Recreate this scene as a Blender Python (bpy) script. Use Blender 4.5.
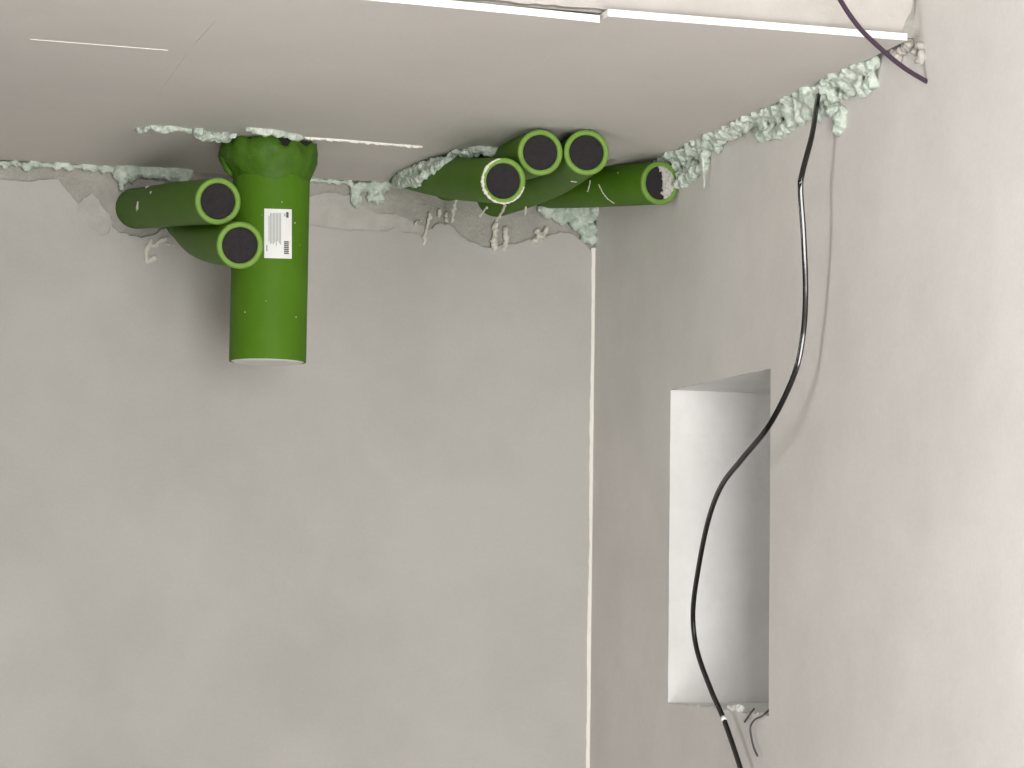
import bpy, bmesh, math, random
from mathutils import Vector, Matrix, noise, geometry
from mathutils.bvhtree import BVHTree

for o in list(bpy.data.objects):
    bpy.data.objects.remove(o)
S = bpy.context.scene
C = S.collection
R = random.Random(11)

# ------------------------------------------------------------------ camera
FPX = 2520.0
YAW, PIT, ROL = 0.28343, 0.08210, 0.01369
CAM = Vector((0, 0, 1.6))
fw = Vector((math.sin(YAW)*math.cos(PIT), math.cos(YAW)*math.cos(PIT), math.sin(PIT)))
r0 = Vector((math.cos(YAW), -math.sin(YAW), 0))
u0 = r0.cross(fw)
rt = r0*math.cos(ROL) + u0*math.sin(ROL)
up = u0*math.cos(ROL) - r0*math.sin(ROL)
cd = bpy.data.cameras.new('camera')
cam = bpy.data.objects.new('camera', cd)
C.objects.link(cam)
cd.sensor_width = 36.0
cd.lens = FPX/1024*36.0
cd.clip_start = 0.01
M = Matrix((rt, up, -fw)).transposed().to_4x4()
M.translation = CAM
cam.matrix_world = M
S.camera = cam

# ------------------------------------------------------------------ world, daylight, exposure
w = bpy.data.worlds.new('sky')
S.world = w
w.use_nodes = True
bg = w.node_tree.nodes['Background']
bg.inputs[0].default_value = (0.78, 0.88, 1.0, 1)
bg.inputs[1].default_value = 0.6
WINX, WINZ, WINW, WINH, YF = 0.64, 1.30, 1.1, 2.5, -0.45
ld = bpy.data.lights.new('window_daylight', 'AREA')
ld.shape = 'RECTANGLE'
ld.size, ld.size_y = WINW, WINH
ld.energy = 138
ld.color = (1.0, 0.985, 0.965)
lo = bpy.data.objects.new('window_daylight', ld)
C.objects.link(lo)
lo.location = (WINX, YF-0.02, WINZ)
lo.rotation_euler = (math.radians(90), 0, 0)      # shines along +Y, into the room
W2Y, W2Z, W2W, W2H = 1.25, 1.45, 0.8, 1.6            # side window in the left wall
ld2 = bpy.data.lights.new('side_window_daylight', 'AREA')
ld2.shape = 'RECTANGLE'
ld2.size, ld2.size_y = W2W, W2H
ld2.energy = 165
ld2.color = (1.0, 0.985, 0.965)
lo2 = bpy.data.objects.new('side_window_daylight', ld2)
C.objects.link(lo2)
lo2.location = (-1.98, W2Y, W2Z)
lo2.rotation_euler = (math.radians(90), 0, math.radians(-90))   # shines along +X
S.view_settings.view_transform = 'Standard'
S.view_settings.look = 'None'
S.view_settings.gamma = 1.0
S.view_settings.use_curve_mapping = False
S.view_settings.exposure = 0.14

# ------------------------------------------------------------------ the room in metres
D, XR, ZC = 4.6, 1.5036, 2.366         # back wall, right wall, boarded ceiling
YB, XL, ZS = 3.165, -1.4, 2.78         # bulkhead face, left wall, slab above
NY0, NY1, NZ0, NZ1 = 3.70, 4.165, 1.411, 1.957   # niche in the right wall


def ray(x, y):
    return (rt*(x-512) + up*(384-y) + fw*FPX).normalized()


def hit(x, y, ax, v):
    d = ray(x, y)
    return CAM + d*((v-CAM[ax])/d[ax])


def back(x, y, off=0.0): return hit(x, y, 1, D-off)
def right(x, y, off=0.0): return hit(x, y, 0, XR-off)
def ceil(x, y, off=0.0): return hit(x, y, 2, ZC-off)
def atY(x, y, Y): return hit(x, y, 1, Y)


# ------------------------------------------------------------------ materials
def lin(c):
    return tuple((v/255/12.92 if v/255 <= 0.04045 else ((v/255+0.055)/1.055)**2.4) for v in c)


def mat(name, col, rough=0.8, var=0.06, scale=6.0, bump=0.0, bscale=60.0, col2=None, spec=0.3, fine=0.0):
    m = bpy.data.materials.new(name)
    m.use_nodes = True
    nt = m.node_tree
    n, l = nt.nodes, nt.links
    b = n['Principled BSDF']
    b.inputs['Roughness'].default_value = rough
    b.inputs['Specular IOR Level'].default_value = spec
    tc = n.new('ShaderNodeTexCoord')
    nz = n.new('ShaderNodeTexNoise')
    nz.inputs['Scale'].default_value = scale
    nz.inputs['Detail'].default_value = 6
    nz.inputs['Roughness'].default_value = 0.6
    l.new(tc.outputs['Object'], nz.inputs['Vector'])
    rp = n.new('ShaderNodeValToRGB')
    c = lin(col)
    if col2:
        c1, c2 = lin(col2), c
    else:
        c1 = tuple(v*(1-var) for v in c)
        c2 = tuple(min(1, v*(1+var)) for v in c)
    rp.color_ramp.elements[0].position = 0.36
    rp.color_ramp.elements[1].position = 0.64
    rp.color_ramp.elements[0].color = (*c1, 1)
    rp.color_ramp.elements[1].color = (*c2, 1)
    l.new(nz.outputs['Fac'], rp.inputs[0])
    out = rp.outputs[0]
    if fine:
        nf = n.new('ShaderNodeTexNoise')
        nf.inputs['Scale'].default_value = 170
        nf.inputs['Detail'].default_value = 3
        l.new(tc.outputs['Object'], nf.inputs['Vector'])
        mr = n.new('ShaderNodeMapRange')
        mr.inputs['To Min'].default_value = 1-fine
        mr.inputs['To Max'].default_value = 1+fine
        l.new(nf.outputs['Fac'], mr.inputs['Value'])
        mx = n.new('ShaderNodeVectorMath')
        mx.operation = 'SCALE'
        l.new(out, mx.inputs[0])
        l.new(mr.outputs[0], mx.inputs['Scale'])
        out = mx.outputs[0]
    l.new(out, b.inputs['Base Color'])
    if bump:
        nb = n.new('ShaderNodeTexNoise')
        nb.inputs['Scale'].default_value = bscale
        nb.inputs['Detail'].default_value = 8
        l.new(tc.outputs['Object'], nb.inputs['Vector'])
        bp = n.new('ShaderNodeBump')
        bp.inputs['Strength'].default_value = 1.0
        bp.inputs['Distance'].default_value = bump
        l.new(nb.outputs['Fac'], bp.inputs['Height'])
        l.new(bp.outputs[0], b.inputs['Normal'])
    return m


MT = {
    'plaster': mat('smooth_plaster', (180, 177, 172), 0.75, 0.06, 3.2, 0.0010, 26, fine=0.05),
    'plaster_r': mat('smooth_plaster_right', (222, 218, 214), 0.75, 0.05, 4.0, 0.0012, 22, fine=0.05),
    'midcoat': mat('plaster_midcoat', (180, 177, 171), 0.85, 0.06, 30, 0.002, 90),
    'render': mat('rough_base_render', (170, 167, 160), 0.95, 0.10, 22, 0.004, 110),
    'white': mat('white_plaster', (236, 235, 233), 0.6, 0.03, 14, 0.0012, 60),
    'ridge': mat('white_filler', (242, 238, 230), 0.7, 0.03, 20, 0.001, 120),
    'board': mat('plasterboard_paper', (210, 205, 200), 0.8, 0.025, 3.5, 0.0004, 160, fine=0.03),
    'edge': mat('plasterboard_core', (250, 248, 243), 0.7, 0.02, 30, 0.001, 200),
    'fascia': mat('cream_plaster', (188, 183, 177), 0.8, 0.06, 14, 0.002, 50),
    'green': mat('green_tube', (79, 119, 27), 0.55, 0.05, 12, 0.0, spec=0.12),
    'greend': mat('green_film', (70, 106, 28), 0.55, 0.10, 40, 0.001, 120, spec=0.2),
    'green_lit': mat('lit_green_cut', (110, 146, 60), 0.5, 0.06, 60, spec=0.3),  # cut rim green, lightened for the window light it faces
    'plug': mat('black_foam_plug', (46, 43, 45), 0.9, 0.12, 120, 0.0006, 400, spec=0.15),
    'foam': mat('mint_expanding_foam', (224, 232, 220), 0.75, 0.05, 40, 0.005, 160, col2=(180, 195, 182)),
    'splash': mat('cream_plaster_splash', (212, 208, 197), 0.8, 0.05, 60, 0.001, 150),
    'sticker': mat('white_sticker', (235, 236, 234), 0.5, 0.02, 40),
    'ink': mat('grey_print', (168, 170, 168), 0.6, 0.05, 200),
    'inkd': mat('dark_print', (88, 90, 88), 0.6, 0.05, 200),
    'cap': mat('white_end_cap', (232, 232, 230), 0.5, 0.02, 40),
    'cable': mat('black_cable', (18, 14, 13), 0.12, 0.1, 60, spec=0.7),
    'cable2': mat('purple_cable', (72, 56, 70), 0.4, 0.05, 60, spec=0.3),
    'wire': mat('dark_wire', (84, 80, 78), 0.6, 0.05, 60),
    'floor': mat('concrete_screed', (138, 136, 133), 0.85, 0.06, 4, 0.001, 60),
    'raw': mat('unpainted_block_wall', (112, 111, 109), 0.9, 0.06, 5, 0.001, 60),
    'pvc': mat('window_plastic', (235, 235, 235), 0.35, 0.01, 5),
    'pencil': mat('pencil_mark', (160, 142, 120), 0.8, 0.05, 60),
    'gap_shade': mat('painted_gap_shade', (40, 42, 38), 0.95, 0.2, 40),  # dark colour standing in for shade inside the collar
}


# ------------------------------------------------------------------ helpers
def obj(name, bm, m, parent=None, smooth=False, recalc=True):
    if recalc:
        bmesh.ops.recalc_face_normals(bm, faces=bm.faces)
    me = bpy.data.meshes.new(name)
    bm.to_mesh(me)
    bm.free()
    if smooth:
        me.polygons.foreach_set('use_smooth', [True]*len(me.polygons))
    me.materials.append(MT[m])
    o = bpy.data.objects.new(name, me)
    C.objects.link(o)
    if parent:
        o.parent = parent
        o.matrix_parent_inverse = Matrix.Translation(parent.location).inverted()
    return o


def tag(o, label, cat, group=None, kind=None):
    if label:
        o['label'] = label
    if cat:
        o['category'] = cat
    if group:
        o['group'] = group
    if kind:
        o['kind'] = kind
    return o


def struct(o, label=None, cat=None):
    return tag(o, label, cat, kind='structure')


def empty(name, loc):
    o = bpy.data.objects.new(name, None)
    o.empty_display_size = 0.05
    C.objects.link(o)
    o.location = loc
    return o


def box(bm, a, b):
    a, b = Vector(a), Vector(b)
    v = [bm.verts.new((x, y, z)) for x in (a.x, b.x) for y in (a.y, b.y) for z in (a.z, b.z)]
    for q in ((0, 1, 3, 2), (4, 6, 7, 5), (0, 4, 5, 1), (2, 3, 7, 6), (0, 2, 6, 4), (1, 5, 7, 3)):
        bm.faces.new([v[i] for i in q])


def quad(bm, *p):
    bm.faces.new([bm.verts.new(q) for q in p])


def rough_line(pts, step, amp, seed=0):
    """subdivide a 3-D polyline and push the new points about, for torn edges"""
    rr = random.Random(seed)
    out = []
    for a, b in zip(pts[:-1], pts[1:]):
        n = max(1, int((b-a).length/step))
        for i in range(n):
            p = a.lerp(b, i/n)
            if i:
                p = p + Vector((rr.uniform(-amp, amp), rr.uniform(-amp, amp), rr.uniform(-amp, amp)))
            out.append(p)
    out.append(pts[-1])
    return out


def slab(name, poly, axis, front, rear, m, parent=None, bevel=0.0):
    """a flat layer: outline poly (3-D), its face at `front`, its rear at `rear` on `axis`"""
    bm = bmesh.new()
    a, b = [], []
    for p in poly:
        q = Vector(p); q[axis] = front
        a.append(bm.verts.new(q))
        q = Vector(p); q[axis] = rear
        b.append(bm.verts.new(q))
    n = len(a)
    ax = [i for i in range(3) if i != axis]
    res = geometry.delaunay_2d_cdt([Vector((p[ax[0]], p[ax[1]])) for p in poly], [(i, (i+1) % n) for i in range(n)], [], 1, 1e-6)
    vs, orig = res[0], res[3]
    va, vb = [], []
    for v, og in zip(vs, orig):
        q = Vector((0, 0, 0)); q[ax[0]], q[ax[1]] = v
        if og:
            va.append(a[og[0]]); vb.append(b[og[0]])
        else:
            q[axis] = front; va.append(bm.verts.new(q))
            q = q.copy(); q[axis] = rear; vb.append(bm.verts.new(q))
    sg = -1 if axis == 1 else 1
    for f in res[2]:
        for lst in (va, vb):
            try:
                bm.faces.new([lst[i] for i in f])
            except ValueError:
                pass
    for i in range(n):
        bm.faces.new((a[i], b[i], b[(i+1) % n], a[(i+1) % n]))
    return obj(name, bm, m, parent)


def catmull(pts, n=10):
    P = [pts[0]*2-pts[1]] + list(pts) + [pts[-1]*2-pts[-2]]
    out = []
    for i in range(1, len(P)-2):
        p0, p1, p2, p3 = P[i-1:i+3]
        for k in range(n):
            t = k/n
            out.append(0.5*((2*p1)+(p2-p0)*t+(2*p0-5*p1+4*p2-p3)*t*t+(3*p1-p0-3*p2+p3)*t**3))
    out.append(P[-2].copy())
    return out


def frames(path, ref=Vector((0, 0, 1))):
    fr = []
    side = None
    for i, p in enumerate(path):
        t = (path[min(i+1, len(path)-1)]-path[max(i-1, 0)]).normalized()
        if side is None:
            s = t.cross(ref)
            if s.length < 0.1:
                s = t.cross(Vector((1, 0, 0)))
            side = s.normalized()
        else:
            side = (side - t*side.dot(t)).normalized()
        fr.append((p, t, side, t.cross(side)))
    return fr


def sweep(bm, path, rad, seg=10, caps=True, ref=Vector((0, 0, 1))):
    rings = []
    for i, (p, t, s, b) in enumerate(frames(path, ref)):
        r = rad(i/(len(path)-1)) if callable(rad) else rad
        rings.append([bm.verts.new(p+s*r*math.cos(2*math.pi*k/seg)+b*r*math.sin(2*math.pi*k/seg)) for k in range(seg)])
    for A, B in zip(rings[:-1], rings[1:]):
        for k in range(seg):
            bm.faces.new((A[k], A[(k+1) % seg], B[(k+1) % seg], B[k]))
    if caps:
        bm.faces.new(rings[0][::-1])
        bm.faces.new(rings[-1])
    return rings


def blob(bm, c, r, seed, amp=0.35, sub=2, squash=None):
    mm = Matrix.Translation(c)
    if squash:
        mm = mm @ Matrix.Diagonal((*squash, 1))
    g = bmesh.ops.create_icosphere(bm, subdivisions=sub, radius=r, matrix=mm)
    for v in g['verts']:
        d = v.co-c
        v.co = c + d*(1+amp*noise.noise(v.co*(1.1/r)+Vector((seed*3.7, seed, -seed)))*1.6)


def remesh(o, voxel, rough=0.0, rscale=120.0):
    md = o.modifiers.new('r', 'REMESH')
    md.mode = 'VOXEL'
    md.voxel_size = voxel
    md.use_smooth_shade = True
    dg = bpy.context.evaluated_depsgraph_get()
    me = bpy.data.meshes.new_from_object(o.evaluated_get(dg))
    o.modifiers.clear()
    old = o.data
    o.data = me
    bpy.data.meshes.remove(old)
    if rough:
        vs = me.vertices
        for v in vs:
            n = noise.noise(v.co*rscale)*0.7 + noise.noise(v.co*rscale*2.3)*0.5
            v.co = v.co + v.normal*(n*rough)
    me.polygons.foreach_set('use_smooth', [True]*len(me.polygons))
    return o


def keep_largest(me):
    bm = bmesh.new(); bm.from_mesh(me)
    seen, best = set(), []
    for v in bm.verts:
        if v in seen:
            continue
        isl, todo = [], [v]
        seen.add(v)
        while todo:
            q = todo.pop(); isl.append(q)
            for e in q.link_edges:
                x = e.other_vert(q)
                if x not in seen:
                    seen.add(x); todo.append(x)
        if len(isl) > len(best):
            best = isl
    bs = set(best)
    bmesh.ops.delete(bm, geom=[v for v in bm.verts if v not in bs], context='VERTS')
    bm.to_mesh(me); bm.free()


LUMPS = []
for i in range(8):
    bm = bmesh.new()
    bmesh.ops.create_icosphere(bm, subdivisions=3, radius=1.0)
    for v in bm.verts:
        v.co *= 1+0.45*noise.noise(v.co*1.2+Vector((i*7.3, 1, 2)))+0.22*noise.noise(v.co*3.1+Vector((i*3.3, 5, 2)))
    LUMPS.append(([v.co.copy() for v in bm.verts], [[v.index for v in f.verts] for f in bm.faces]))
    bm.free()


def foam(name, spots, label, seed, voxel=0.003, m='foam', parent=None, rough=0.003, cat='foam', group=None):
    rr = random.Random(int(seed*100))
    V, F = [], []
    for c, r in spots:
        vs, fs = rr.choice(LUMPS)
        rot = Matrix.Rotation(rr.uniform(0, 6.28), 3, Vector((rr.uniform(-1, 1), rr.uniform(-1, 1), rr.uniform(-1, 1.01)))) @ Matrix.Diagonal((r*rr.uniform(0.8, 1.2), r*rr.uniform(0.8, 1.2), r*rr.uniform(0.8, 1.2)))
        n0 = len(V)
        V += [rot @ v + c for v in vs]
        F += [[n0+i for i in f] for f in fs]
    me = bpy.data.meshes.new(name)
    me.from_pydata(V, [], F)
    me.materials.append(MT[m])
    o = bpy.data.objects.new(name, me)
    C.objects.link(o)
    if parent:
        o.parent = parent
        o.matrix_parent_inverse = Matrix.Translation(parent.location).inverted()
    remesh(o, voxel, rough)
    if m != 'white':
        keep_largest(o.data)
    if not parent:
        tag(o, label, cat, group)
    return o


def spine(pts, r, step=0.5):
    out = []
    for a, b in zip(pts[:-1], pts[1:]):
        n = max(1, int((b-a).length/(r*step)))
        out += [(a.lerp(b, i/n), r) for i in range(n)]
    return out + [(pts[-1], r)]


def trail(pts, step, rmin, rmax, jit, seed):
    """blob centres along a 3-D polyline"""
    rr = random.Random(seed)
    out = spine(pts, max(0.0034, rmin*0.62), 0.8) if rmin > 0.003 else []
    for a, b in zip(pts[:-1], pts[1:]):
        n = max(1, int((b-a).length/step))
        for i in range(n):
            out.append((a.lerp(b, (i+rr.random()*0.6)/n) + Vector([rr.uniform(-jit, jit) for _ in range(3)]), rr.uniform(rmin, rmax)))
    return out


# ================================================================== THE SETTING
bm = bmesh.new(); box(bm, (XL-0.6, YF-0.2, -0.1), (XR+0.6, D+0.2, 0))
struct(obj('floor', bm, 'floor'), 'pale concrete screed floor of the unfinished room', 'floor')
bm = bmesh.new(); box(bm, (XL-0.6, YF-0.2, ZS), (XR+0.6, D+0.2, ZS+0.15))
slab_o = struct(obj('ceiling', bm, 'raw'), 'grey slab ceiling with a lower boarded section along the back wall', 'ceiling')
bm = bmesh.new()
wy0, wy1, vz0, vz1 = W2Y-W2W/2, W2Y+W2W/2, W2Z-W2H/2, W2Z+W2H/2
box(bm, (XL-0.6, YF-0.2, 0), (XL, wy0, ZS))
box(bm, (XL-0.6, wy1, 0), (XL, D+0.2, ZS))
box(bm, (XL-0.6, wy0, 0), (XL, wy1, vz0))
box(bm, (XL-0.6, wy0, vz1), (XL, wy1, ZS))
struct(obj('wall_left', bm, 'raw'), 'plain plastered wall left of the pipes, outside the picture', 'wall')

# front wall with the window behind the photographer
bm = bmesh.new()
wx0, wx1, wz0, wz1 = WINX-WINW/2, WINX+WINW/2, WINZ-WINH/2, WINZ+WINH/2
box(bm, (XL, YF-0.2, 0), (wx0, YF, ZS))
box(bm, (wx1, YF-0.2, 0), (XR, YF, ZS))
box(bm, (wx0, YF-0.2, 0), (wx1, YF, wz0))
box(bm, (wx0, YF-0.2, wz1), (wx1, YF, ZS))
struct(obj('wall_front', bm, 'raw'), 'plastered wall with the window behind the photographer', 'wall')
win = struct(empty('window_1', (WINX, YF-0.12, wz0)), 'white framed window behind the photographer', 'window')
t = 0.06
for nm, a, b in (('frame', (wx0, YF-0.16, wz0), (wx0+t, YF-0.08, wz1)), ('frame', (wx1-t, YF-0.16, wz0), (wx1, YF-0.08, wz1)),
                 ('frame', (wx0+t, YF-0.16, wz0), (wx1-t, YF-0.08, wz0+t)), ('frame', (wx0+t, YF-0.16, wz1-t), (wx1-t, YF-0.08, wz1)),
                 ('mullion', (WINX-0.04, YF-0.16, wz0+t), (WINX+0.04, YF-0.08, wz1-t))):
    bm = bmesh.new(); box(bm, a, b); obj(nm, bm, 'pvc', win)

win2 = struct(empty('window_2', (XL-0.12, W2Y, vz0)), 'white framed side window left of the photographer', 'window')
for nm, a, b in (('frame', (XL-0.59, wy0, vz0), (XL-0.51, wy0+t, vz1)), ('frame', (XL-0.59, wy1-t, vz0), (XL-0.51, wy1, vz1)),
                 ('frame', (XL-0.59, wy0+t, vz0), (XL-0.51, wy1-t, vz0+t)), ('frame', (XL-0.59, wy0+t, vz1-t), (XL-0.51, wy1-t, vz1)),
                 ('mullion', (XL-0.59, W2Y-0.04, vz0+t), (XL-0.51, W2Y+0.04, vz1-t))):
    bm = bmesh.new(); box(bm, a, b); obj(nm, bm, 'pvc', win2)

# ---- back wall: rough base render, and a coat of smooth plaster with a torn top edge
bm = bmesh.new(); box(bm, (XL, D+0.010, 0), (XR+0.6, D+0.2, ZS))
wall_back = struct(obj('wall_back', bm, 'render'), 'smooth plastered back wall with a torn plaster edge under the ceiling', 'wall')
top_px = [(0, 179), (15, 180), (30, 182), (45, 180), (58, 179), (62, 185), (68, 192), (73, 198), (78, 204), (76, 213), (83, 221),
          (92, 228), (102, 236), (108, 234), (111, 226), (115, 229), (120, 233), (130, 236), (142, 238), (150, 236), (160, 230), (175, 222), (200, 222), (240, 228),
          (280, 226), (308, 226), (325, 228), (345, 231), (355, 230), (370, 231), (385, 232), (395, 227), (403, 233), (412, 233),
          (422, 236), (432, 229), (440, 223), (448, 224), (454, 228), (462, 237), (472, 242), (482, 247), (492, 248), (504, 244), (516, 244),
          (526, 240), (536, 239), (548, 236), (560, 232), (570, 233), (580, 240), (588, 247), (595.5, 252)]
tp = rough_line([back(*p) for p in top_px], 0.007, 0.0025, 3)
zl = tp[0].z
left_edge = [Vector((XL, D, zl-0.01)), Vector((-1.0, D, zl+0.012)), Vector((0.0, D, zl-0.006))]
poly = [Vector((XR, D, 0)), Vector((XL, D, 0))] + rough_line(left_edge+[tp[0]], 0.03, 0.004, 5)[:-1] + tp[:-1] + [Vector((XR, D, tp[-1].z))]
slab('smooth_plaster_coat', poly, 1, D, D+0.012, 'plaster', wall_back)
mid_px = [(74, 206), (79, 203), (84, 198), (92, 193), (96, 197), (100, 203), (105, 210), (110, 214), (113, 222), (112, 232), (104, 240), (90, 232), (78, 222)]
ml = [back(*p) for p in mid_px]
slab('undercoat_patch', rough_line(ml+[ml[0]], 0.006, 0.0015, 8)[:-1], 1, D+0.005, D+0.013, 'midcoat', wall_back)
mid_px = [(308, 196), (330, 192), (352, 196), (362, 205), (380, 214), (396, 213), (410, 220), (425, 226), (434, 228), (425, 240), (400, 238), (360, 236), (308, 232)]
ml = [back(*p) for p in mid_px]
slab('undercoat_patch', rough_line(ml+[ml[0]], 0.006, 0.002, 9)[:-1], 1, D+0.005, D+0.013, 'midcoat', wall_back)
# ridge of filler down the corner
bm = bmesh.new()
z0, z1 = 0.0, back(594, 248).z
n = 150
prev = None
for i in range(n+1):
    z = z0+(z1-z0)*i/n
    wd = 0.007+0.0035*noise.noise(Vector((0, 3, z*5)))+0.0015*noise.noise(Vector((4, 3, z*40)))
    pr = 0.003+0.0008*noise.noise(Vector((8, 1, z*22)))
    ring = [bm.verts.new(q) for q in ((XR-wd, D+0.0005, z), (XR-wd*0.55, D-pr*0.8, z), (XR-0.0005, D-pr, z), (XR+0.002, D+0.003, z))]
    if prev:
        for k in range(3):
            bm.faces.new((prev[k], prev[k+1], ring[k+1], ring[k]))
    prev = ring
struct(obj('trim_1', bm, 'ridge', smooth=True), 'thin white filler ridge running down the corner of the walls', 'corner trim')

# ---- right wall with the niche
bm = bmesh.new()
ys = [YF-0.2, NY0, NY1, D+0.01]
zs = [0, NZ0, NZ1, ZS]
for i in range(3):
    for j in range(3):
        if (i, j) == (1, 1):
            continue
        quad(bm, (XR, ys[i], zs[j]), (XR, ys[i+1], zs[j]), (XR, ys[i+1], zs[j+1]), (XR, ys[i], zs[j+1]))
        quad(bm, (XR+0.5, ys[i], zs[j]), (XR+0.5, ys[i+1], zs[j]), (XR+0.5, ys[i+1], zs[j+1]), (XR+0.5, ys[i], zs[j+1]))
bmesh.ops.remove_doubles(bm, verts=bm.verts, dist=1e-5)
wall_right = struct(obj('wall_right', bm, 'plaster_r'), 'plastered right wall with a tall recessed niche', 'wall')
ND = XR+0.46
bm = bmesh.new()


def rimgrid(y0, z0, y1, z1, n=40):
    """one lining face from the opening edge to the niche back, its front edge slightly uneven"""
    pa = None
    for i in range(n+1):
        t = i/n
        y, z = y0+(y1-y0)*t, z0+(z1-z0)*t
        e = 0.0012*noise.noise(Vector((y*60, z*60, 2))) if 0 < i < n else 0
        a = bm.verts.new((XR+0.0002, y+(e if z0 != z1 else 0), z+(e if y0 != y1 else 0)))
        b = bm.verts.new((ND, y, z))
        if pa:
            bm.faces.new((pa[0], a, b, pa[1]))
        pa = (a, b)


rimgrid(NY1, NZ0, NY1, NZ1); rimgrid(NY0, NZ0, NY0, NZ1); rimgrid(NY0, NZ1, NY1, NZ1); rimgrid(NY0, NZ0, NY1, NZ0)
quad(bm, (ND, NY0, NZ0), (ND, NY1, NZ0), (ND, NY1, NZ1), (ND, NY0, NZ1))
bmesh.ops.remove_doubles(bm, verts=bm.verts, dist=1e-5)
nl = obj('niche_lining', bm, 'white', wall_right)
nl['label'] = 'white plastered inside of the niche'
# crumbs along the niche sill
sp = trail([right(690, 706, -0.005), right(712, 709, -0.005), right(768, 715, -0.006)], 0.012, 0.0015, 0.0036, 0.002, 21)
sp += trail([right(730, 709, -0.006), right(742, 710, -0.008)], 0.005, 0.004, 0.0065, 0.002, 22)
foam('sill_crumbs', sp, None, 3, 0.0012, 'white', wall_right, 0.0006)['kind'] = 'stuff'
# ---- bulkhead over the boarded section
bm = bmesh.new(); box(bm, (XL, YB+0.012, ZC+0.012), (XR, YB+0.10, ZS))
bulk = struct(obj('wall_bulkhead', bm, 'render'), 'cream plastered bulkhead face above the edge of the ceiling boards', 'wall')
px = [(912, -60), (913, 0), (912, 8), (908, 16), (905, 22), (902, 30)]
e = rough_line([hit(x, y, 1, YB) for x, y in px], 0.006, 0.0012, 4)
e[0].z = ZS
bot = rough_line([Vector((e[-1].x, YB, ZC+0.016)), Vector((1.2, YB, ZC+0.0135)), Vector((1.06, YB, ZC+0.0145)), Vector((0.7, YB, ZC+0.0145)), Vector((XL, YB, ZC+0.014))], 0.012, 0.0011, 6)
poly = e[:-1] + bot + [Vector((XL, YB, ZS))]
slab('cream_plaster_coat', poly, 1, YB, YB+0.014, 'fascia', bulk)

# ---- ceiling boards: two long boards, with a cut-out round the pipes closed by a patch board
BT = 0.0100
jx = hit(604, 19, 2, ZC).x


def sag(x, y):
    a = max(0, min(1, (x-0.55)/(jx-0.55)))
    b = max(0, min(1, 1-(y-YB)/0.22))
    return -0.0058*a*a*b*b


cf0, cf1 = ceil(143, 130), ceil(447, 147)
cyf = (cf0.y+cf1.y)/2
bm = bmesh.new()


def board_grid(x0, x1, y0, y1, nx, ny, sg):
    top, botm = [], []
    for i in range(nx+1):
        rt_, rb_ = [], []
        for j in range(ny+1):
            x, y = x0+(x1-x0)*i/nx, y0+(y1-y0)*j/ny
            dz = sag(x, y) if sg else 0
            if sg and j == 0 and i == nx:
                x -= 0.006
            yy = y + (0.0006*noise.noise(Vector((x*40, 1, 1))) if j == 0 else 0)
            rb_.append(bm.verts.new((x, yy, ZC+dz)))
            rt_.append(bm.verts.new((x, yy, ZC+BT+dz)))
        top.append(rt_); botm.append(rb_)
    for i in range(nx):
        for j in range(ny):
            bm.faces.new((botm[i][j], botm[i+1][j], botm[i+1][j+1], botm[i][j+1]))
            bm.faces.new((top[i][j], top[i][j+1], top[i+1][j+1], top[i+1][j]))
    for i in range(nx):
        for j in (0, ny):
            bm.faces.new((botm[i][j], botm[i+1][j], top[i+1][j], top[i][j]))
    for j in range(ny):
        for i in (0, nx):
            bm.faces.new((botm[i][j], botm[i][j+1], top[i][j+1], top[i][j]))


YBF = YB-0.012
xcl, xcr = cf0.x, ceil(440, 169).x


def board(name, cells):
    """a plasterboard with a paper face and a white cut edge"""
    global bm
    bm = bmesh.new()
    for c in cells:
        board_grid(*c)
    o = obj(name, bm, 'board', slab_o)
    o.data.materials.append(MT['edge'])
    for p in o.data.polygons:
        if abs(p.normal.z) < 0.5:
            p.material_index = 1
    return o


xj = jx-0.0003
board('plasterboard_panel', [(XL, xj, YBF+0.006, cyf, 90, 12, True), (XL, xcl, cyf, D+0.01, 4, 2, False)])
board('plasterboard_panel', [(jx, XR-0.026, YBF-0.010, cyf, 40, 2, False), (xcr+0.27, XR-0.026, cyf, D+0.01, 8, 2, False)])
bm = bmesh.new()
board('plasterboard_patch', [(xcl+0.0005, xcr, cyf+0.002, D+0.01, 4, 2, False)]).location.z += 0.0004


def flat_strip(name, pts, w0, m, parent, h=0.0008):
    bm = bmesh.new()
    pts = [Vector(p) for p in pts]
    prev = None
    for i, p in enumerate(pts):
        tdir = (pts[min(i+1, len(pts)-1)]-pts[max(i-1, 0)]).normalized()
        sd = Vector((-tdir.y, tdir.x, 0))*(w0*(0.25+0.75*math.sin(math.pi*(i+0.15)/(len(pts)-0.7))))*(1+0.9*noise.noise(p*130))
        rg = [bm.verts.new(p+sd+Vector((0, 0, 0.0005))), bm.verts.new(p-Vector((0, 0, h))), bm.verts.new(p-sd+Vector((0, 0, 0.0005)))]
        if prev:
            bm.faces.new((prev[0], prev[1], rg[1], rg[0]))
            bm.faces.new((prev[1], prev[2], rg[2], rg[1]))
        prev = rg
    return obj(name, bm, m, parent)


def line(a, b, n):
    return [a.lerp(b, i/n) for i in range(n+1)]


flat_strip('joint_filler', line(ceil(30, 39), ceil(168, 50), 60), 0.0013, 'ridge', slab_o)
foam('joint_filler', trail([ceil(306, 137.3), ceil(340, 139.5), ceil(380, 143), ceil(421, 146.3)], 0.006, 0.0031, 0.0042, 0.0012, 71), None, 71, 0.0015, 'ridge', slab_o, 0.001)
flat_strip('pencil_mark', line(ceil(216, 20), ceil(192, 47), 12) , 0.0016, 'pencil', slab_o, 0.0002)
flat_strip('pencil_mark', line(ceil(188, 52), ceil(160, 92), 12) , 0.0008, 'pencil', slab_o, 0.0002)

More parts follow.
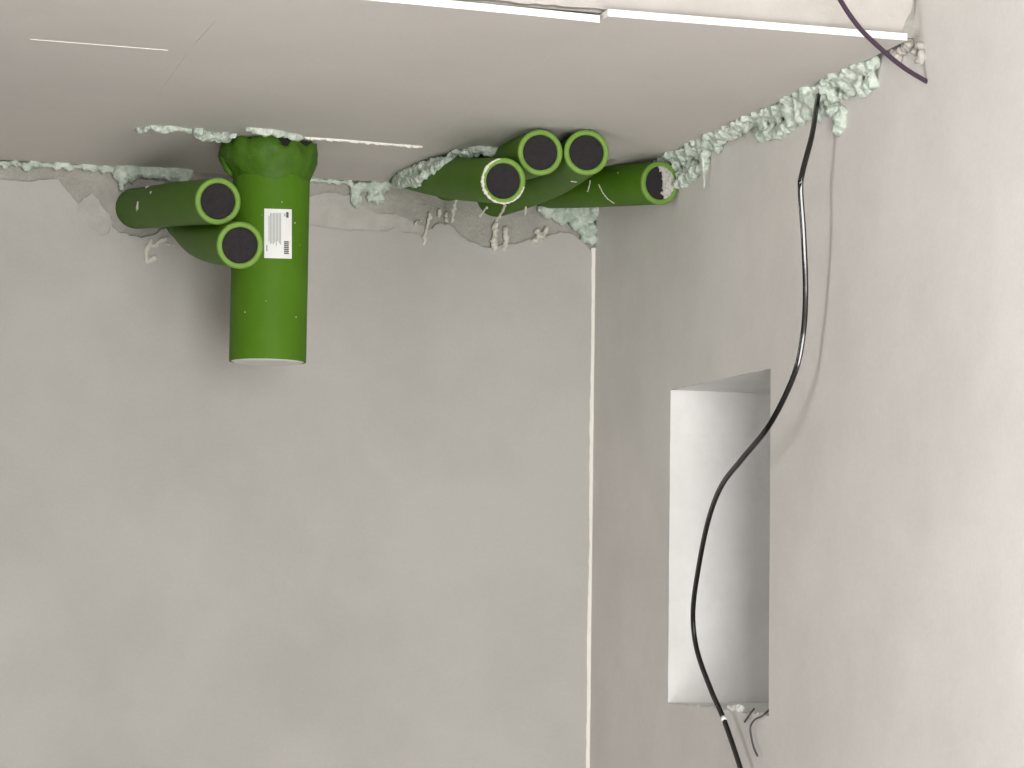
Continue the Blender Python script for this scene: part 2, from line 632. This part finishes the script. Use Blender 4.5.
# ================================================================== THE VENTILATION TUBES
TR = 0.0375


def tube(pts, label, cut=None, plug_in=0.004, seg=48, rad=TR):
    base = pts[0]
    t = empty('ventilation_tube', base)
    tag(t, label, 'tube', 'capped green ventilation tubes')
    path = catmull(pts, 14)
    bm = bmesh.new()
    rings = sweep(bm, path, rad, seg, caps=False)
    body = obj('tube_body', bm, 'green', t, smooth=True)
    p, tn, s, b = frames(path)[-1]
    ri = rad*0.775

    def ringv(bm, r, d, wob=0.0):
        return [bm.verts.new(p+tn*d+(s*math.cos(2*math.pi*k/seg)+b*math.sin(2*math.pi*k/seg))*(r+wob*noise.noise(Vector((k*0.35, base.x*9, 0))))) for k in range(seg)]
    bm = bmesh.new()
    L = [ringv(bm, rad*1.006, -0.004), ringv(bm, rad*1.012, -0.0005), ringv(bm, rad*0.97, 0.0022), ringv(bm, ri*1.03, 0.0020), ringv(bm, ri, 0.0), ringv(bm, ri, -0.03)]
    for A, B in zip(L[:-1], L[1:]):
        for k in range(seg):
            bm.faces.new((A[k], A[(k+1) % seg], B[(k+1) % seg], B[k]))
    rim = obj('end_rim', bm, 'green_lit', t, smooth=True)
    rim['label'] = 'cut rim, its green lightened for the window light'
    bm = bmesh.new()
    L = [ringv(bm, ri*1.01, -0.02), ringv(bm, ri*1.01, -plug_in, 0.0005), ringv(bm, ri*0.96, -plug_in+0.001, 0.0005)]
    for A, B in zip(L[:-1], L[1:]):
        for k in range(seg):
            bm.faces.new((A[k], A[(k+1) % seg], B[(k+1) % seg], B[k]))
    bm.faces.new(L[-1])
    plug = obj('end_plug', bm, 'plug', t)
    plug['label'] = 'black foam end plug'
    return t, body, (p, tn, s, b)


def bvh_of(o):
    me = o.data
    mw = Matrix.Translation(o.parent.location) @ o.matrix_parent_inverse if o.parent else Matrix()
    return BVHTree.FromPolygons([v.co.copy() for v in me.vertices], [tuple(p.vertices) for p in me.polygons])


def splash(name, body, strokes, parent, rad=0.0018, seed=1, m='splash'):
    """plaster stuck on a tube: strokes of pixel points laid on its surface"""
    tr = bvh_of(body)
    k = 0
    for st in strokes:
        bm = bmesh.new()
        for (x0, y0), (x1, y1) in zip(st[:-1], st[1:]):
            n = max(1, int(math.hypot(x1-x0, y1-y0)/0.8))
            for i in range(n+1):
                x, y = x0+(x1-x0)*i/n, y0+(y1-y0)*i/n
                h = tr.ray_cast(CAM, ray(x, y))
                if h[0] is not None:
                    k += 1
                    blob(bm, h[0], rad*(0.7+0.6*R.random()), seed+k, 0.3, 2)
        if not bm.verts:
            bm.free()
            continue
        o = obj(name, bm, m, parent, smooth=True)
        remesh(o, rad*0.35)
        keep_largest(o.data)


def drip(name, pts, r, parent, m='splash'):
    bm = bmesh.new()
    path = catmull(pts, 6)
    sweep(bm, path, lambda t: r*(0.75+0.55*noise.noise(Vector((t*3.5, pts[0].x*50, r*900)))+0.2*noise.noise(Vector((t*14, pts[0].x*50, 2)))+0.15)*(0.55 if t in (0, 1) else 1), 9)
    o = obj(name, bm, m, parent, smooth=True)
    return o


YT = 4.00
# left pair
t1, b1, f1 = tube([atY(118, 209, 4.75), atY(142, 208, 4.56), atY(178, 204, 4.25), atY(218, 201.3, 4.0)],
                  'upper of the two capped green tubes left of the big vertical pipe')
splash('plaster_splash', b1, [[(146, 188), (150, 186)], [(151, 190), (151, 194)], [(138, 202), (138, 208)], [(137, 206), (137, 210)]], t1, 0.0022, 5)
t2, b2, f2 = tube([atY(176, 216, 4.75), atY(186, 221, 4.58), atY(205, 238, 4.28), atY(240, 245.3, 3.98)],
                  'lower of the two capped green tubes, overlapping the big vertical pipe')
# right cluster
t3, b3, f3 = tube([atY(352, 152, 4.85), atY(398, 166, 4.6), atY(450, 177.5, 4.28), atY(503.3, 181, 3.93)],
                  'green capped tube with plaster on its rim, lowest of the three end-on tubes')
t4, b4, f4 = tube([atY(425, 180, 4.80), atY(449, 181, 4.6), atY(502, 165, 4.25), atY(540.3, 152.5, 3.94)],
                  'green capped tube touching the ceiling, middle of the right hand cluster')
t5, b5, f5 = tube([atY(470, 200, 4.80), atY(497, 197, 4.60), atY(548, 178, 4.28), atY(586.5, 152.5, 3.93)],
                  'green capped tube touching the ceiling, beside the tube pointing at the corner')
t6, b6, f6 = tube([atY(520, 190, 4.80), atY(548, 189, 4.60), atY(592, 187, 4.36), atY(660, 183, 4.12)],
                  'green tube by the wall corner with plaster on half its plug')


def on_face(fr, a, rr_, d=0.002):
    p, tn, s, b = fr
    return p+tn*d+(s*math.cos(a)+b*math.sin(a))*rr_


def face_px(fr, x, y, d=0.002):
    p, tn, s, b = fr
    q = p+tn*d
    dr = ray(x, y)
    k = (q-CAM).dot(tn)/dr.dot(tn)
    return CAM+dr*k


# plaster on the rim of the third tube (its left side)
bm = bmesh.new()
for i in range(46):
    a = 100+i*4.0
    x, y = 503.5+21*math.cos(math.radians(a)), 181-22.3*math.sin(math.radians(a))
    blob(bm, face_px(f3, x, y, 0.0015), 0.0016+0.0022*R.random()*math.sin(math.pi*i/45), i, 0.4, 1)
o = obj('plaster_splash', bm, 'splash', t3, smooth=True)
remesh(o, 0.0009)
keep_largest(o.data)
bm = bmesh.new()
for i in range(14):
    a = 265+i*6
    x, y = 503.5+21*math.cos(math.radians(a)), 181-22.3*math.sin(math.radians(a))
    blob(bm, face_px(f3, x, y, 0.0015), 0.0018+0.001*R.random(), i, 0.4, 1)
o = obj('plaster_splash', bm, 'splash', t3, smooth=True)
remesh(o, 0.0009)
keep_largest(o.data)
# crust of plaster over half the plug of the tube by the corner
bm = bmesh.new()
rr = random.Random(5)
for i in range(500):
    x, y = rr.uniform(656, 678), rr.uniform(163, 204)
    if ((x-662)/13.5)**2+((y-183)/18.5)**2 > 0.9:
        continue
    edge = 663+5*noise.noise(Vector((0, y*0.25, 3)))+ (3 if y > 195 else 0) - (3 if y < 172 else 0)
    if x < edge:
        continue
    blob(bm, face_px(f6, x, y, -0.002), rr.uniform(0.002, 0.0042), i, 0.4, 1)
o = obj('plaster_crust', bm, 'plaster', t6, smooth=True)
remesh(o, 0.001, 0.0006, 300)
keep_largest(o.data)
o['label'] = 'crust of grey white plaster on the plug'
splash('plaster_splash', b6, [[(599, 185), (603, 193), (608, 199), (614, 203)], [(618, 173), (619, 174)]], t6, 0.0012, 3)
splash('plaster_splash', b5, [[(571, 181), (577, 182)]], t5, 0.0014, 4)
splash('plaster_splash', b6, [[(577, 189), (583, 192), (588, 191), (590, 184), (590, 181)]], t6, 0.0014, 4)
# strands of plaster hanging below the cluster
for (pts, rr_) in (([(456, 199, 4.5), (454, 210, 4.52), (452, 222, 4.56)], 0.0038), ([(505, 205, 4.05), (502, 212, 4.1), (496, 222, 4.15)], 0.0030),
                   ([(487, 207, 4.3), (483, 212, 4.32), (480, 217, 4.34)], 0.0030), ([(526, 207, 4.4), (525, 215, 4.42)], 0.0035)):
    pp = [atY(*q) for q in pts]
    foam('plaster_drip', spine(pp, rr_*0.55, 1.0)+trail(pp, 0.005, rr_*0.5, rr_*0.9, rr_*0.3, int(pts[0][0])), None, pts[0][0], 0.0015, 'splash', t3 if pts[0][0] < 510 else t5, 0.0006)
# plaster dribbles on the back wall
for pts, rr_ in (([(430, 213), (428, 224), (424, 238), (425, 245)], 0.0045), ([(415, 224), (421, 220)], 0.004), ([(497, 222), (494, 236), (494, 250)], 0.007),
                 ([(505, 228), (506, 240), (504, 250)], 0.006), ([(440, 210), (439, 216)], 0.006), ([(446, 212), (446, 222)], 0.005),
                 ([(151, 240), (147, 250), (146, 262)], 0.006), ([(166, 238), (158, 242), (152, 246)], 0.0055), ([(165, 243), (174, 246)], 0.004), ([(154, 258), (147, 262)], 0.006)):
    foam('plaster_drip', trail([back(x, y, 0.001) for x, y in pts], 0.004, rr_*0.55, rr_*0.95, rr_*0.35, int(pts[0][0])), None, pts[0][0], 0.0018, 'splash', wall_back, 0.0012)

# ================================================================== THE BIG VERTICAL PIPE
PY = 4.25
pc = atY(270, 250, PY)
PX = pc.x
PRr = (atY(308, 250, PY)-atY(232.3, 250, PY)).x/2
zb = atY(270, 362, PY).z
pipe = empty('vertical_duct_pipe', (PX, PY, zb))
tag(pipe, 'thick green vertical duct pipe with a white sticker, hanging from the ceiling', 'pipe')
seg = 72


def lathe(bm, prof, noisef=None, cx=PX, cy=PY):
    rings = []
    for r, z in prof:
        ring = []
        for k in range(seg):
            a = 2*math.pi*k/seg
            rr_, zz = (r, z) if noisef is None else noisef(r, z, a)
            ring.append(bm.verts.new((cx+rr_*math.cos(a), cy+rr_*math.sin(a), zz)))
        rings.append(ring)
    for A, B in zip(rings[:-1], rings[1:]):
        for k in range(seg):
            bm.faces.new((A[k], A[(k+1) % seg], B[(k+1) % seg], B[k]))
    return rings


bm = bmesh.new()
lathe(bm, [(PRr*0.93, zb+0.012), (PRr*0.955, zb), (PRr*0.998, zb), (PRr, zb+0.002), (PRr, zb+0.15), (PRr, ZC-0.03), (PRr, ZC+0.06)])
pbody = obj('pipe_body', bm, 'green', pipe, smooth=True)
bm = bmesh.new()
rg = lathe(bm, [(PRr*0.945, zb+0.006), (PRr*0.945, zb+0.0008), (PRr*0.90, zb-0.0012), (PRr*0.5, zb-0.0012)])
bm.faces.new(rg[-1])
bm.faces.new(rg[0])
o = obj('end_cap', bm, 'cap', pipe)
o['label'] = 'white cap closing the lower end'
# crumpled collar of green film under the ceiling
zt = ZC


def crumple(r, z, a):
    f = max(0, (r-PRr)/(0.30*PRr))
    tt = (z-(zt-0.075))/0.075
    n1 = noise.noise(Vector((math.cos(a)*2.6, math.sin(a)*2.6, z*14)))
    n2 = noise.noise(Vector((math.cos(a)*7, math.sin(a)*7, z*45+3)))
    n3 = abs(noise.noise(Vector((math.cos(a)*4.5, math.sin(a)*4.5, z*55+n1))))
    f *= 0.85-0.45*math.cos(a)
    rr_ = (PRr+(r-PRr)*(0.92-0.22*math.cos(a)))*(1+0.10*f*n1+0.05*n2*min(1, f*2)-0.09*n3*min(1, f*1.5))
    zz = z
    if tt > 0.8:
        zz = z+0.014*n1+0.006*n2
        d = abs((a+math.pi*0.5-0.10+math.pi) % (2*math.pi)-math.pi)
        if d < 0.13:
            zz -= 0.020*(1-d/0.13)
    elif tt < 0.15:
        zz = z+0.008*n1+0.004*n2
    return rr_, zz


bm = bmesh.new()
prof = [(PRr*1.012, zt-0.066), (PRr*1.03, zt-0.062), (PRr*1.12, zt-0.052), (PRr*1.22, zt-0.042), (PRr*1.27, zt-0.034), (PRr*1.29, zt-0.026), (PRr*1.29, zt-0.018), (PRr*1.25, zt-0.010), (PRr*1.22, zt-0.004)]
lathe(bm, prof, crumple)
o = obj('film_collar', bm, 'greend', pipe, smooth=True)
o['label'] = 'crumpled green film collar under the ceiling'
bm = bmesh.new()
lathe(bm, [(PRr*1.08, zt-0.02), (PRr*1.10, zt-0.003)])
obj('collar_gap_shade', bm, 'gap_shade', pipe, smooth=True)  # dark ring painted as the shade behind the collar's notch
# tail of film on the collar's left
bm = bmesh.new()
sweep(bm, catmull([atY(222, 157, PY-0.04), atY(225, 166, PY-0.055), atY(229, 172, PY-0.06), atY(232, 176, PY-0.055)], 6), lambda t: 0.0018+0.003*math.sin(math.pi*t), 8)
obj('film_fold', bm, 'greend', pipe, smooth=True)
# sticker
st = None


def pipe_patch(name, x0, y0, x1, y1, r, m, parent, slant=0.0):
    """a curved rectangle on the pipe between two pixel corners"""
    bm = bmesh.new()
    nn = 8
    prev = None
    tr_ = r
    for i in range(nn+1):
        col = []
        x = x0+(x1-x0)*i/nn
        for y in (y0, y1):
            d = ray(x+slant*(y-y0), y+(x-x0)*0.03)
            # ray against the pipe's cylinder
            a = d.x*d.x+d.y*d.y
            ox, oy = CAM.x-PX, CAM.y-PY
            b = 2*(ox*d.x+oy*d.y)
            c = ox*ox+oy*oy-tr_*tr_
            k = (-b-math.sqrt(max(0, b*b-4*a*c)))/(2*a)
            col.append(bm.verts.new(CAM+d*k))
        if prev:
            bm.faces.new((prev[0], col[0], col[1], prev[1]))
        prev = col
    return obj(name, bm, m, parent, smooth=True)


st = pipe_patch('sticker', 264.2, 208.5, 291.8, 258.0, PRr+0.0007, 'sticker', pipe)
st['label'] = 'white printed sticker'
for i in range(9):
    x = 268.6+i*1.45
    pipe_patch('text_line', x, 213.0 if i else 216, x+0.85, 244+R.uniform(-3, 1.5), PRr+0.0010, 'ink', st)
pipe_patch('text_line', 266.2, 245, 267.4, 251, PRr+0.0010, 'ink', st)
pipe_patch('logo_mark', 286.3, 212, 288.6, 217.6, PRr+0.0010, 'inkd', st)
pipe_patch('logo_mark', 284.2, 213.5, 285.4, 216.5, PRr+0.0010, 'ink', st)
for i in range(7):
    y = 241.2+i*1.9
    pipe_patch('barcode_bar', 284.0, y, 288.8, y+1.35, PRr+0.0010, 'inkd', st)
tr = bvh_of(pbody)
for i, (x, y, r) in enumerate([(282, 202, .0014), (295, 223, .0015), (245, 312, .0016), (296, 317, .0013), (266, 301, .0007), (262, 215, .0006), (300, 245, .0006)]):
    bm = bmesh.new()
    blob(bm, tr.ray_cast(CAM, ray(x, y))[0], r, i, 0.4, 1)
    obj('plaster_speck', bm, 'splash', pipe, smooth=True)

# ================================================================== EXPANDING FOAM
# along the right wall and the ceiling
sp = []
cp = [(628, 181), (660, 166), (700, 147), (730, 133), (760, 118), (790, 103), (815, 91), (840, 79), (862, 69), (880, 60)]
ex = {0: .6, 1: 1.0, 2: 0.6, 3: 0.35, 4: 0.9, 5: 1.25, 6: 1.2, 7: 1.0, 8: 1.1}
cy = [Vector((XR-0.012, right(x, y).y, ZC-0.002)) for x, y in cp]
sp += spine(cy, 0.010)
for i, (p0, p1) in enumerate(zip(cy[:-1], cy[1:])):
    for k in range(int((p1-p0).length/0.0042)):
        p = p0.lerp(p1, R.random())
        q = R.random()
        drop = R.random()**1.3*0.032*ex[i]
        sp.append((Vector((XR-0.004-0.022*q*max(0, 1-drop/0.03), p.y, ZC-0.002-drop)), R.choice((0.005, 0.006, 0.008, 0.010))))
for i in range(150):
    p = cy[0].lerp(cy[-1], R.random())
    sp.append((Vector((XR-R.uniform(0.016, 0.033), p.y, ZC-R.uniform(0.0, 0.006))), R.choice((0.003, 0.004, 0.006, 0.008))))
sp += trail([right(768, 138, 0.006), right(790, 125, 0.006), right(808, 112, 0.008)], 0.008, 0.007, 0.011, 0.004, 41)
sp += trail([right(674, 185, 0.006), right(690, 178, 0.006), right(703, 166, 0.006), right(706, 158, 0.01)], 0.009, 0.007, 0.012, 0.004, 42)
foam('foam_bead', sp, 'long lumpy mint green foam bead between right wall and ceiling', 2)
# hanging thread of foam
bm = bmesh.new()
sweep(bm, catmull([right(703, 156, 0.02), right(703.5, 168, 0.018), right(704, 180, 0.012), right(704, 188, 0.008)], 6), lambda t: 0.0032-0.0018*t, 8)
tag(obj('foam_thread', bm, 'foam', smooth=True), 'thin pale foam thread hanging beside the corner tube', 'foam')
# separate blob below
sp = [(right(836, 112, .006), .012), (right(840, 122, .005), .012), (right(838, 130, .004), .010), (right(843, 112, .004), .008), (right(826, 128, .003), .007)]
foam('foam_blob', sp, 'small pale foam blob stuck to the wall beside the black cable', 7)
# mortar lumps at the bulkhead corner
for lab, c, rad, mm in (('cream mortar lump at the end of the white board edge', [(908, 46), (902, 50), (896, 54), (890, 58), (898, 58)], 0.008, 'fascia'),
                        ('white mortar lump in the corner below the bulkhead', [(919, 46), (921, 53), (920, 60), (915, 52)], 0.006, 'fascia')):
    foam('mortar_lump', [(right(x, y, 0.006), rad*R.uniform(0.8, 1.2)) for x, y in c], lab, 9+rad*100, 0.002, mm, cat='mortar')
# left: along the back wall joint
sp = trail([back(-30, 160, .006), back(0, 163, .006), back(60, 166, .006), back(115, 168, .006)], 0.016, 0.005, 0.010, 0.005, 51)
sp += trail([back(118, 172, .008), back(150, 172, .012), back(190, 173, .012)], 0.010, 0.011, 0.017, 0.006, 52)
sp += trail([back(120, 176, .006), back(122, 188, .004)], 0.010, 0.008, 0.012, 0.004, 53)
foam('foam_bead', sp, 'mint foam bead along the back wall joint left of the tubes', 12)
# seam of the patch board, left of the collar
sp = trail([ceil(138, 131, .002), ceil(150, 127, .002), ceil(176, 128, .002), ceil(190, 131, .002)], 0.010, 0.004, 0.0085, 0.003, 55)
foam('foam_seam', sp, 'thin crusty foam seam on the ceiling above the left tubes', 14)
sp = trail([ceil(198, 132, .004), ceil(212, 138, .006), ceil(235, 134, .004)], 0.008, 0.006, 0.011, 0.004, 57)
sp += [(ceil(207, 140, .006), .010), (ceil(212, 147, .008), .010), (ceil(216, 152, .008), .007), (ceil(226, 137, .006), .011)]
foam('foam_clump', sp, 'crusty foam clump on the ceiling left of the big pipe collar', 15)
sp = trail([ceil(247, 129, .002), ceil(275, 132, .003), ceil(302, 137, .002)], 0.008, 0.005, 0.0085, 0.002, 58)
sp += [(ceil(314, 144, .010), .008), (ceil(317, 149, .012), .006)]
foam('foam_seam', sp, 'pale foam seam over the front of the big pipe collar', 16)
# right of the big pipe: joint bead and the diagonal crust along the third tube
sp = trail([back(308, 180, .004), back(352, 183, .004)], 0.012, 0.004, 0.007, 0.003, 60)
sp += trail([back(354, 187, .004), back(385, 188, .006), back(396, 178, .008)], 0.008, 0.007, 0.012, 0.004, 61)
sp += trail([back(356, 190, .002), back(356, 206, .002)], 0.008, 0.006, 0.010, 0.003, 62)
sp += trail([back(370, 195, .003), back(382, 198, .002)], 0.008, 0.008, 0.012, 0.003, 62)
foam('foam_bead', sp, 'pale foam and plaster bead on the back wall right of the big pipe', 18)
tb3 = bvh_of(b3)


def on_tube3(x, y):
    h = tb3.ray_cast(CAM, ray(x, y))
    c = ceil(x, y, 0.002)
    if h[0] is not None and (h[0]-CAM).length < (c-CAM).length:
        c = h[0]
    return c-ray(x, y)*0.003


sp = trail([on_tube3(x, y) for x, y in ((396, 183), (404, 182), (413, 179), (421, 177), (428, 173), (436, 168), (443, 164), (450, 160), (457, 156), (465, 153), (474, 149))], 0.004, 0.005, 0.0085, 0.004, 63)
sp += trail([on_tube3(x, y) for x, y in ((396, 181), (403, 175), (412, 171), (422, 168), (432, 164), (443, 161), (455, 157))], 0.004, 0.005, 0.009, 0.003, 263)
sp += trail([on_tube3(x, y) for x, y in ((404, 184), (416, 182), (420, 181))], 0.005, 0.005, 0.007, 0.003, 163)
sp += trail([ceil(446, 142, .003), ceil(462, 143, .004), ceil(476, 146, .005)], 0.008, 0.006, 0.0095, 0.003, 64)
sp += [(ceil(464, 150, .008), .009), (ceil(456, 152, .006), .007), (ceil(495, 151, .006), .009), (ceil(488, 150, .005), .008)]
sp += trail([ceil(470, 153, .004), ceil(478, 149, .004), ceil(500, 152, .004)], 0.006, 0.006, 0.009, 0.004, 164)
foam('foam_crust', sp, 'diagonal crust of mint foam along the top of the third tube', 19)
sp = trail([atY(614, 154, 4.3), atY(634, 155, 4.3)], 0.008, 0.005, 0.008, 0.003, 65)
foam('foam_clump', sp, 'small mint foam clump on the ceiling above the corner tube', 23)
# foam and mortar packed under the cluster into the corner
sp = trail([back(545, 212, .004), back(565, 210, .008), back(585, 212, .010), back(600, 208, .010)], 0.011, 0.009, 0.015, 0.006, 66)
sp += trail([back(540, 208, .004), back(560, 216, .004), back(578, 216, .006), back(594, 216, .008)], 0.006, 0.007, 0.011, 0.006, 166)
sp += trail([back(580, 224, .004), back(590, 230, .005), back(593, 244, .003)], 0.006, 0.006, 0.010, 0.004, 168)
sp += trail([right(600, 212, .006), right(612, 214, .004), right(628, 209, .003), right(646, 205, .002)], 0.006, 0.005, 0.008, 0.003, 167)
sp += trail([back(574, 222, .005), back(584, 228, .006), back(590, 240, .004)], 0.010, 0.009, 0.014, 0.004, 67)
sp += [(right(608, 214, .004), .013), (right(618, 210, .004), .012), (right(630, 207, .003), .010), (right(642, 205, .002), .008), (right(612, 224, .002), .008)]
foam('foam_packing', sp, 'grey green foam packed into the wall corner under the tubes', 25)
sp = [(back(541, 236, .004), .008), (back(535, 240, .003), .007), (back(546, 230, .003), .006), (back(537, 232, .003), .006)]
foam('plaster_lump', sp, 'small plaster lump on the torn wall edge under the cluster', 27, 0.002, 'splash', cat='plaster')

# ================================================================== CABLES
def cable(name, px, r, m, label, ref=Vector((1, 0, 0)), n=14, seg=14):
    bm = bmesh.new()
    sweep(bm, catmull(px, n), r, seg, ref=ref)
    return tag(obj(name, bm, m, smooth=True), label, 'cable')


def flat_cable(name, pts, face, a, b, m, label, n=14, seg=28):
    """a flat cable: its broad side turned towards the direction `face` gives at each point"""
    path = catmull(pts, n)
    bm = bmesh.new()
    prev = None
    for i, p in enumerate(path):
        tn = (path[min(i+1, len(path)-1)]-path[max(i-1, 0)]).normalized()
        nv = face(i/n)
        nv = (nv-tn*nv.dot(tn)).normalized()
        sd = tn.cross(nv)
        ring = []
        for k in range(seg):
            q = 2*math.pi*k/seg
            cx, sy = math.cos(q), math.sin(q)
            ring.append(bm.verts.new(p+sd*a*math.copysign(abs(cx)**0.55, cx)+nv*b*math.copysign(abs(sy)**0.55, sy)))
        if prev:
            for k in range(seg):
                bm.faces.new((prev[k], prev[(k+1) % seg], ring[(k+1) % seg], ring[k]))
        else:
            bm.faces.new(ring[::-1])
        prev = ring
    bm.faces.new(prev)
    return tag(obj(name, bm, m, smooth=True), label, 'cable')


def turn(u):
    """heading of the broad side along the cable: it twists once between the foam and the niche"""
    lo_, hi_ = 4.0, 8.9
    k = max(0, min(1, (u-lo_+0.8)/0.8))*max(0, min(1, (hi_+0.8-u)/0.8))
    k = k*k*(3-2*k)
    h = math.radians(19.0+52.0*(1-k))
    return Vector((-math.sin(h), -math.cos(h), 0))


OFF = 0.030
CABLE_PX = [(820, 88, .012), (817.5, 100, .024), (812, 135, .052), (802.5, 172, .068), (800.5, 190, .070), (803.5, 235, .063), (805.5, 290, .051), (803, 335, .046),
            (794, 375, .053), (770, 424, .070), (742, 459, .074), (722, 485, .070), (709, 518, .062), (699, 565, .052), (693, 612, .044), (697, 650, .038), (711, 690, .034),
            (724, 720, OFF), (741, 770, OFF), (765, 850, OFF), (780, 960, OFF), (770, 1200, .02), (770, 1500, .02)]
cb = flat_cable('black_cable', [right(*q) for q in CABLE_PX], turn, 0.0042, 0.0030, 'cable',
                'long flat black cable hanging down the right wall across the niche')
# white mark on the cable
pm = [right(723.2, 717, OFF), right(724.4, 721, OFF)]
bm = bmesh.new(); sweep(bm, pm, 0.0044, 14, ref=Vector((1, 0, 0)))
o = obj('cable_mark', bm, 'sticker', cb, smooth=True); o['label'] = 'white mark on the cable'
a0 = hit(780, -150, 1, 3.0); a0.z = ZS+0.01
cable('purple_cable', [a0, hit(812, -55, 1, 3.02), hit(838, -4, 1, 3.05), hit(858, 26, 1, 3.08), hit(880, 48, 1, 3.10), hit(905, 68.5, 1, 3.12), hit(931, 84, 1, 3.14)], 0.0034, 'cable2',
      'short dark purple cable end hanging in front of the bulkhead')
cable('loose_wire', [right(772, 706, -0.06), right(768, 711, -0.012), right(762, 716, 0.004), right(755, 719.5, 0.010), right(750.5, 727, 0.010), right(751.5, 738, 0.010), right(754, 748, 0.010), right(757.5, 756, 0.012)], 0.0016, 'wire',
      'thin curled grey wire hanging out of the bottom of the niche', seg=8)
cable('wire_stub', [right(754, 709, -0.01), right(750, 714, 0.004), right(744.5, 722, 0.006)], 0.0016, 'wire', 'short stub of grey wire at the niche sill', seg=8)
